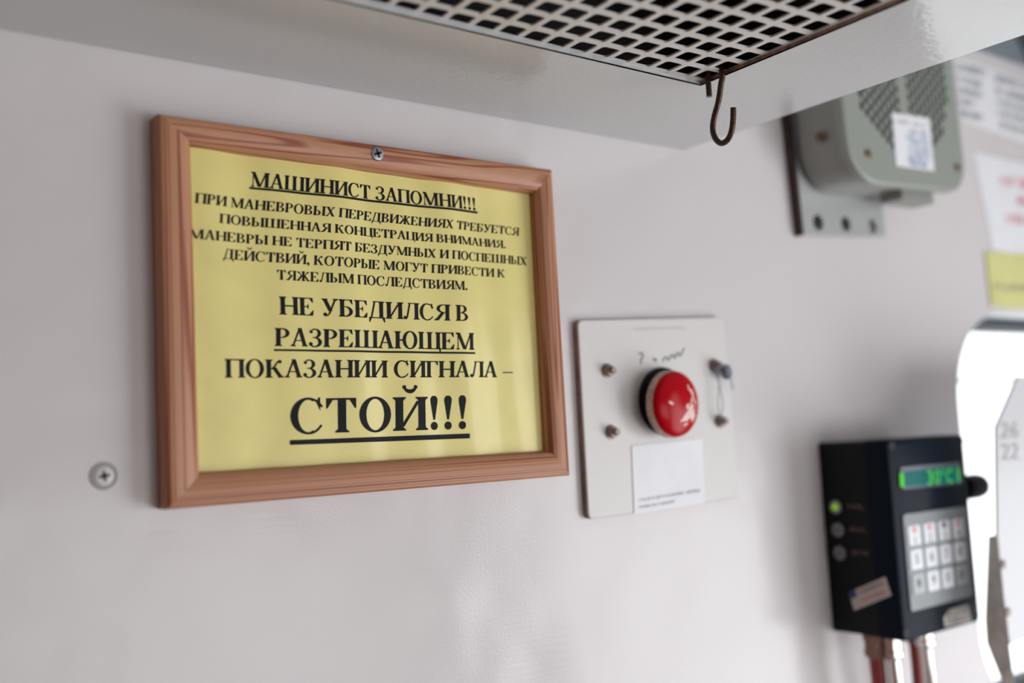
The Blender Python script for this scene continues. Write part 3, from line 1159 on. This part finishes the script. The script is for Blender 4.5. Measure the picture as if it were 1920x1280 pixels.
for i in range(ncol):
    x = ax0 + (i + .5) * CW
    off = CH / 2 if i % 2 else 0
    zs = az0 - off
    for j in range(nrow + (1 if off else 0)):
        z0_, z1_ = max(az0, zs + j * CH), min(az0 + nrow * CH, zs + (j + 1) * CH)
        zc = zs + (j + .5) * CH
        full = (z1_ - z0_) > CH * .9
        dx, dz = (x - cxm) / .088, (zc - czm) / .098
        inside = full and (abs(dx) ** 2.2 + abs(dz) ** 2.2 < 1) and abs(x - cxm) > CW * .55
        if not inside:
            mb.face([S(x - CW / 2, z0_, fy), S(x + CW / 2, z0_, fy), S(x + CW / 2, z1_, fy), S(x - CW / 2, z1_, fy)])
        else:
            outer = []
            nn = len(slot)
            for k, (a, b) in enumerate(slot):
                s = min(CW / 2 / max(abs(a), 1e-9), CH / 2 / max(abs(b), 1e-9))
                outer.append((a * s, b * s))
            for q in range(4):
                kk = q * (nn // 4) + 1
                outer[kk] = (math.copysign(CW / 2, slot[kk][0]), math.copysign(CH / 2, slot[kk][1]))
            mb.grid([[S(x + a, zc + b, fy) for a, b in outer], [S(x + a, zc + b, fy) for a, b in slot], [S(x + a, zc + b, fy + .002) for a, b in slot]], close_u=True)
cov = mb.build('front_cover', M_spk, spk, recalc=False)
mb = MB()
mb.box(S(.006, .02, 0) * 0 + Vector((SB.x + .012, fy + .006, SB.z + .03)), Vector((SB.x + SW - .012, fy + .0065, SB.z + SH - .03)))
mb.build('speaker_cloth', M_dark, spk)
for (u, v) in ((1627, 289), (1794, 315)):
    mb = MB()
    mb.lathe(at(u, v, y=fy), (0, -1, 0), [(.0052, 0), (.0052, .0008), (.004, .0016), (.0, .0018)], 16)
    mb.build('cover_screw', M_brassy, spk, smooth=True)
mb = MB()
sxp = at(1534, 255, x=SB.x - .006)
mb.lathe(Vector((SB.x - .0035 - (sxp.z - SB.z) * math.tan(ang) * 1.0 + .004, sxp.y, sxp.z)), (-1, 0, 0), [(.0050, 0), (.0050, .0020), (.0036, .0032), (.0, .0034)], 16)
mb.build('side_screw', M_brassy, spk, smooth=True)
# paper tag with a blue stamp
tq = [(1672, 211), (1742, 222), (1751, 321), (1680, 311)]
yy = fy - .0004
mb = MB()
mb.prism([at(*p, y=yy) for p in tq], (0, -.0004, 0))
tagm = mb.build('paper_tag', M_white, spk)
mb = MB()
yy = fy - .0011
for k, (u0, v0, u1, v1) in enumerate(((1706, 246, 1738, 250), (1700, 256, 1741, 262), (1706, 266, 1742, 272), (1704, 277, 1742, 283), (1704, 287, 1744, 293), (1704, 297, 1740, 303), (1706, 306, 1738, 311))):
    polys, w = strokes(7, 40 + k, .2)
    put(mb, polys, w, at(u0, v0 + 4, y=yy), at(u1, v1 + 4, y=yy), at(u0, v0 - 3, y=yy), at(u1, v1 - 3, y=yy))
o = mb.build('blue_stamp', M_blue, tagm, recalc=False)
mb = MB()
for k, (u0, v0, u1, v1) in enumerate(((1680, 226, 1704, 229), (1712, 232, 1736, 236))):
    polys, w = strokes(6, 60 + k, .2)
    put(mb, polys, w, at(u0, v0 + 3, y=yy), at(u1, v1 + 3, y=yy), at(u0, v0 - 2, y=yy), at(u1, v1 - 2, y=yy))
mb.build('grey_print', M_faint, tagm, recalc=False)
# mounting plate with drilled lower flange
by = -.0070
bl_ = at(1502, 436, y=by)
br_ = at(1660, 434, y=by)
mw = (br_ - bl_).length
mo = bl_


def Bk(a, b, y):
    p = mo + ex * a + ez * b
    return Vector((p.x, y, p.z))


mb = MB()
hs = []
for (u, v, rx_) in ((1534, 417, .0088), (1586, 420, .0085), (1636, 424, .0082)):
    p = at(u, v, y=by) - mo
    hs.append([(p.dot(ex) + rx_ * math.cos(t * math.pi / 8), p.dot(ez) + rx_ * math.sin(t * math.pi / 8)) for t in range(16)])
plate_with_holes(mb, [(-.001, -.002), (mw, .001), (mw - .006, .30), (-.006, .30)], hs, lambda a, b: Bk(a, b, -.004), lambda a, b: Bk(a, b, by))
mb.build('mounting_plate', M_brack, spk)
for (u, v) in ((1533, 418), (1584, 420)):
    mb = MB()
    mb.lathe(at(u, v, y=by) + Vector((-.001, .0045, 0)), (0, -1, 0), [(.0074, 0), (.0074, .001), (.0058, .0012), (.0056, .003), (.003, .0035)], 6)
    mb.build('mounting_bolt', M_black, spk)
# edge angle of the mounting plate (left, standing off the wall)
mb = MB()
mb.box((-1, -1, -1), (-1, -1, -1)) if False else None
loopA = [Bk(-.002, -.003, -.0005), Bk(.0012, -.003, -.0005), Bk(.0012, .30, -.0005), Bk(-.008, .30, -.0005)]
mb.prism(loopA, (0, -.009, 0))
mb.build('edge_angle', M_rust, spk)
# cable boss underneath
mb = MB()
pa = S(.118, -.001, 0)
mb.box((pa.x, -.052, pa.z - .006), (pa.x + .06, -.026, pa.z + .010))
mb.build('cable_entry', M_spkbody, spk)

# ------------------------------------------------------------------ notices pasted on the wall at the right
yp = -.0006


def sheet_quad(pxs, d=.0006):
    mb = MB()
    q = [at(*p, y=-.0002) for p in pxs]
    mb.prism(q, (0, -d, 0))
    return mb, sum(q, Vector()) / 4


mb, c = sheet_quad([(1824, 286), (1990, 322), (2020, 505), (1862, 468)])
t = thing('red_print_notice', c, 'white notice with red print on the wall beneath the sheet of printed tables', 'notice')
ps = mb.build('paper', M_white, t)
mb = MB()
yy = -.0012
for k, (u0, v0, u1, v1, n) in enumerate(((1877, 346, 1985, 362, 12), (1908, 384, 1960, 392, 6), (1888, 418, 1986, 428, 11))):
    polys, w = strokes(n, 80 + k)
    put(mb, polys, w, at(u0, v0, y=yy), at(u1, v1, y=yy), at(u0, v0 - 17, y=yy), at(u1, v1 - 17, y=yy))
mb.build('red_lines', M_redink, ps, recalc=False)

mb, c = sheet_quad([(1845, 472), (1990, 482), (2010, 585), (1856, 574)], .0022)
t = thing('yellow_notice', c, 'pale yellow card with one dark printed line above the side window', 'notice')
ps = mb.build('card', M_yel, t)
mb = MB()
yy = -.0030
polys, w = strokes(16, 91)
put(mb, polys, w, at(1866, 543, y=yy), at(1985, 548, y=yy), at(1865, 532, y=yy), at(1984, 537, y=yy))
mb.build('dark_line', M_grey, ps, recalc=False)

mb, c = sheet_quad([(1786, 106), (2010, 178), (2022, 302), (1806, 228)])
t = thing('table_notice', c, 'white sheet with two columns of grey tables on the wall right of the loudspeaker', 'notice')
ps = mb.build('paper', M_white, t)
mb = MB()
yy = -.0012
k = 0
for (u0, u1) in ((1792, 1848), (1864, 1932), (1944, 2005)):
    for (dv_, h, ff) in ((0, 14, 1.0), (24, 12, .8), (45, 12, .78), (66, 12, .55), (88, 13, .72)):
        if u0 == 1864 and dv_:
            ff = 1.0
        sl = .29
        va = 122 + (u0 - 1792) * .31 + dv_
        uu0 = u0 + dv_ * .12
        uu1 = uu0 + (u1 - u0) * ff
        polys, w = strokes(max(4, int((uu1 - uu0) / 5)), 120 + k, .16)
        k += 1
        vb = va + (uu1 - uu0) * sl
        put(mb, polys, w, at(uu0, va + h / 2, y=yy), at(uu1, vb + h / 2, y=yy), at(uu0, va - h / 2, y=yy), at(uu1, vb - h / 2, y=yy))
mb.build('table_print', M_grey, ps, recalc=False)

# ------------------------------------------------------------------ black terminal with keypad, lower right
TX0, TX1, TZ0, TZ1, TD = .5045, .6400, -.3055 + Z0, -.1150 + Z0, -.0807
TS = -.0545                     # seam between the case and its lid
term = thing('wall_terminal', ((TX0 + TX1) / 2, 0, TZ0), 'black wall-mounted terminal box with green display and white number keypad', 'terminal')
mb = MB()
lp = rrect(TX0 + .001, TX1 - .001, TZ0 + .001, TZ1 - .001, .004, 4)
mb.prism([(a, -.0005, b) for a, b in lp], (0, TS + .0012, 0))
mb.build('case', M_blackpl, term, smooth=True)
mb = MB()
lp = rrect(TX0, TX1, TZ0, TZ1, .005, 5)
mb.mi = 0
b0 = mb.grid([[(a, TS, b) for a, b in lp], [(a, TD + .003, b) for a, b in lp], [(a, TD + .0009, b) for a, b in rrect(TX0 + .0008, TX1 - .0008, TZ0 + .0008, TZ1 - .0008, .005, 5)], [(a, TD, b) for a, b in rrect(TX0 + .003, TX1 - .003, TZ0 + .003, TZ1 - .003, .004, 5)]], close_u=True)
n = len(lp)
mb.ngon([b0 + i for i in reversed(range(n))])
mb.ngon([b0 + 3 * n + i for i in range(n)])
lid = mb.build('lid', M_blackface, term, smooth=True)
for (u, v) in ((1673, 836), (1802, 826), (1699, 1187), (1829, 1156)):
    mb = MB()
    c = at(u, v, y=TD)
    mb.lathe(c, (0, -1, 0), [(.0042, -.0005), (.0042, .0003), (.0034, .0004), (.003, .0001)], 16)
    mb.build('lid_screw', M_black, term, smooth=True)
# display
dq = [at(1685.5, 876, y=TD - .0002), at(1799, 865.5, y=TD - .0002), at(1803, 906, y=TD - .0002), at(1689.5, 917, y=TD - .0002)]
mb = MB()
mb.prism(quad_round(dq, .004), (0, -.0012, 0))
bez = mb.build('display', mat('display_bezel', (0.10, 0.125, 0.145), rough=.25), term)
lq = [at(1689, 884, y=TD - .0016), at(1797, 874, y=TD - .0016), at(1801, 903, y=TD - .0016), at(1691.5, 914, y=TD - .0016)]
mb = MB()
mb.face(lq)
mb.build('display_glass', M_lcd, bez, recalc=False)
yy = TD - .0020


def pv(u, top_):
    f = (u - 1685) / 115
    return (887 - 10 * f) if top_ else (914 - 10 * f)


for (ch, u0, u1) in (('1', 1687, 1694), ('3', 1738, 1748), ('0', 1752, 1762), ('°', 1765, 1770), ('C', 1774, 1785), ('I', 1795, 1798)):
    mb = MB()
    polys, w = sans(ch)
    if ch == '°':
        polys = [[(a * .4, b * .4 + .6) for a, b in p] for p in polys]
        w *= .4
    put(mb, polys, w, at(u0 + 1.5, pv(u0, 0) - 1, y=yy), at(u1 + 1.5, pv(u1, 0) - 1, y=yy), at(u0, pv(u0, 1), y=yy), at(u1, pv(u1, 1), y=yy))
    mb.build('display_character', M_digit, bez, recalc=False)
# keypad
kq = [at(1690.5, 964, y=TD - .0002), at(1812, 948, y=TD - .0002), at(1822, 1116, y=TD - .0002), at(1706, 1147, y=TD - .0002)]
mb = MB()
mb.prism(quad_round(kq, .004), (0, -.0016, 0), bevel=.0006)
kp = mb.build('keypad', M_keypad, term)
yk = TD - .0019
KT = (at(1714, 1003.5, y=yk), at(1796, 990, y=yk), at(1722, 1093.5, y=yk), at(1802, 1077.5, y=yk))
for r in range(3):
    for cidx in range(4):
        s, t_ = cidx / 3, r / 2
        c = lerp(lerp(KT[0], KT[1], s), lerp(KT[2], KT[3], s), t_)
        grey = (r == 2 and cidx in (0, 3))
        mb = MB()
        lp = rrect(c.x - .0102, c.x + .0102, c.z - .0094, c.z + .0094, .002, 3)
        mb.prism([(a, yk + .0002, b) for a, b in lp], (0, -.0010, 0))
        kk = mb.build('key', M_keyg if grey else M_key, kp)
        ch = '1234567890'[r * 4 + cidx] if r < 2 else ('*', '9', '0', '#')[cidx]
        polys, w = sans(ch)
        mb = MB()
        h_ = .0078 if r == 0 else .0092
        w_ = w * h_
        ty = yk - .0010
        zz = c.z - (.0085 if r == 0 else .004)
        put(mb, polys, w, Vector((c.x - w_ / 2, ty, zz)), Vector((c.x + w_ / 2, ty, zz)), Vector((c.x - w_ / 2, ty, zz + h_)), Vector((c.x + w_ / 2, ty, zz + h_)))
        mb.build('numeral', M_ink, kk if False else kp, recalc=False)
        if r == 0:
            mb = MB()
            a_ = .0032
            mb.face([(c.x - a_, ty, c.z + .0030), (c.x + a_, ty, c.z + .0030), (c.x + a_, ty, c.z + .0082), (c.x - a_, ty, c.z + .0082)])
            mb.build('key_symbol', M_ink if cidx == 2 else mat('pale_red_print', (.75, .25, .25), rough=.6), kp, recalc=False)
# maker's plate, lower right of the lid: a slanted house shape with a dark mark and ribbed lettering
mb = MB()
yy = TD - .0003
mb.prism([at(1769, 1158, y=yy), at(1779, 1143, y=yy), at(1814, 1133, y=yy), at(1821, 1164, y=yy), at(1771.5, 1175, y=yy)], (0, -.0004, 0))
lg = mb.build('maker_plate', M_silver, term)
mb = MB()
yy = TD - .0009
mb.face([at(1775, 1160, y=yy), at(1778, 1160, y=yy), at(1784, 1145, y=yy), at(1780, 1146, y=yy)])
polys, w = strokes(4, 200, .35)
put(mb, polys, w, at(1787, 1155, y=yy), at(1813, 1148, y=yy), at(1787, 1144, y=yy), at(1812, 1137, y=yy))
for v in (1162, 1168):
    mb.face([at(1774, v + 2, y=yy), at(1818, v - 8, y=yy), at(1818, v - 9.4, y=yy), at(1774, v, y=yy)])
mb.build('maker_mark', M_blackface, lg, recalc=False)
# lamps on the left side with faint captions
xs = TX0
for k, (u, v) in enumerate(((1568, 950), (1572, 993), (1575.5, 1036.5))):
    c = at(u, v, x=xs + .0008)
    mb = MB()
    mb.lathe(c, (-1, 0, 0), [(.0068, 0), (.0068, .0016), (.0054, .0018), (.0050, .0014)], 20)
    ld = mb.build('lamp_bezel', M_zinc, term, smooth=True)
    mb = MB()
    mb.lathe(c + Vector((-.001, 0, 0)), (-1, 0, 0), [(.0034, 0), (.0034, .001), (.0028, .0028), (.0015, .0036), (0, .0038)], 18)
    mb.build('indicator_lamp', M_led if k == 0 else M_ledoff, term, smooth=True)
    mb = MB()
    polys, w = strokes(4 + k, 210 + k)
    x_ = xs - .0001 + .0006
    put(mb, polys, w, at(u + 22, v + 3, x=x_), at(u + 22 + 30, v + 5, x=x_), at(u + 22, v - 6, x=x_), at(u + 22 + 30, v - 4, x=x_))
    mb.build('caption', M_platedge, term, recalc=False)
sq2 = [(1592, 1110), (1660, 1081), (1672, 1116), (1602, 1144)]
mb = MB()
mb.prism([at(*p, x=xs - .0002) for p in sq2], (-.0003, 0, 0))
st2 = mb.build('side_sticker', M_stickp, term)


def onst(s, t_):
    x_ = xs - .0008
    q = [at(*p, x=x_) for p in sq2]
    return lerp(lerp(q[3], q[2], s), lerp(q[0], q[1], s), t_)


mb = MB()
mb.face([onst(.0, .62), onst(.17, .62), onst(.17, 1), onst(.0, 1)])
mb.build('blue_corner', M_navy, st2, recalc=False)
mb = MB()
polys, w = strokes(12, 230)
put(mb, polys, w, onst(.24, .66), onst(.9, .66), onst(.24, .86), onst(.9, .86))
mb.build('sticker_print', M_platedge, st2, recalc=False)
mb = MB()
polys, w = strokes(10, 231)
put(mb, polys, w, onst(.3, .25), onst(.86, .25), onst(.3, .42), onst(.86, .42))
mb.build('red_print', M_redink, st2, recalc=False)
# round knob on the right-hand side
mb = MB()
mb.lathe(Vector((TX1 - .001, -.069, at(1822, 912, y=-.069).z)), (1, 0, 0), [(.008, 0), (.008, .010), (.0122, .012), (.0130, .020), (.0130, .036), (.0118, .043), (.0085, .0475), (.004, .050), (0, .0505)], 28)
mb.build('side_knob', M_blackpl, term, smooth=True)
# cable glands and cables underneath
for (u, yy, rr, cm, gm) in ((1642, -.040, .0100, M_cable, M_brown), (1673, -.055, .0095, M_nickel, M_nickel), (1716, -.030, .0085, M_cable, M_brown), (1736, -.050, .0088, M_nickel, M_nickel)):
    p = at(u, 1215, y=yy)
    mb = MB()
    z = TZ0 + .0015
    mb.lathe((p.x, yy, z), (0, 0, -1), [(rr * 1.15, 0), (rr * 1.15, .005), (rr, .006), (rr, .014), (rr * 1.1, .015), (rr * 1.1, .020), (rr * .8, .023)], 8 if gm is M_nickel else 20)
    mb.build('cable_gland', gm, term, smooth=True)
    mb = MB()
    mb.tube(catmull([Vector((p.x, yy, z - .021)), Vector((p.x + .001, yy, z - .05)), Vector((p.x + .006, yy + .004, z - .10)), Vector((p.x + .012, yy + .010, z - .2))]), rr * .72, 14)
    mb.build('cable', cm, term, smooth=True)

# ------------------------------------------------------------------ painted sheet-metal bracket in front of the window
yb = -.12
bpx = [(1863.5, 800), (1904, 706), (2120, 700), (2150, 760), (2150, 1120), (1917, 1197), (1889, 1208), (1878, 1120), (1866, 1003)]  # right part is unseen, widened to narrow the window's reflection overhead
pts_ = [at(*p, y=yb) for p in bpx]
cb = sum(pts_, Vector()) / len(pts_)
brk = thing('sheet_metal_bracket', cb, 'pale grey chamfered sheet-metal bracket with stamped numbers in front of the side window', 'bracket')
mb = MB()
mb.prism(pts_, (0, -.0025, 0), bevel=.0006)
mb.build('front_plate', M_tin, brk)
mb = MB()
f_ = [at(1866, 1003, y=yb), at(1878, 1120, y=yb), at(1889, 1208, y=yb), at(1900, 1290, y=yb), at(1908, 1340, y=yb)]
k_ = [at(1853, 1005, y=yb + .008), at(1847, 1161, y=yb + .020), at(1850, 1205, y=yb + .022), at(1884, 1290, y=yb + .012), at(1892, 1340, y=yb + .012)]
mb.grid([f_, k_])
th_ = Vector((.003, 0, 0))
mb.grid([[p + th_ for p in f_], [p + th_ for p in k_]])
mb.build('side_cheek', M_tinside, brk, smooth=False)
lg0 = (f_[-1] + k_[-1]) / 2
mb = MB()
mb.tube([lg0 + Vector((0, 0, .012)), Vector((lg0.x, lg0.y, 1.06)), Vector((lg0.x, lg0.y + .02, 1.03)), Vector((lg0.x, -.006, 1.03))], .007, 12)
mb.lathe((lg0.x, -.0005, 1.03), (0, -1, 0), [(.022, 0), (.022, .004), (.010, .006), (.008, .010)], 20)
mb.build('mounting_leg', M_tinside, brk, smooth=True)
for (u, v) in ((1880, 1058), (1889, 1147)):
    mb = MB()
    mb.lathe(at(u, v, y=yb - .0025), (0, -1, 0), [(.0045, 0), (.0045, .001), (.003, .002), (0, .0022)], 14)
    mb.build('bracket_screw', M_bolt, brk, smooth=True)
mb = MB()
yy = yb - .0030
for (s, u, v) in (('26', 1877, 822), ('22', 1878, 862)):
    polys, w = sans(s)
    put(mb, polys, w, at(u, v, y=yy), at(u + 33, v - 2, y=yy), at(u, v - 30, y=yy), at(u + 33, v - 32, y=yy))
mb.build('stamped_number', M_faint, brk, recalc=False)

for o in bpy.data.objects:
    if '_o' in o.keys():
        del o['_o']
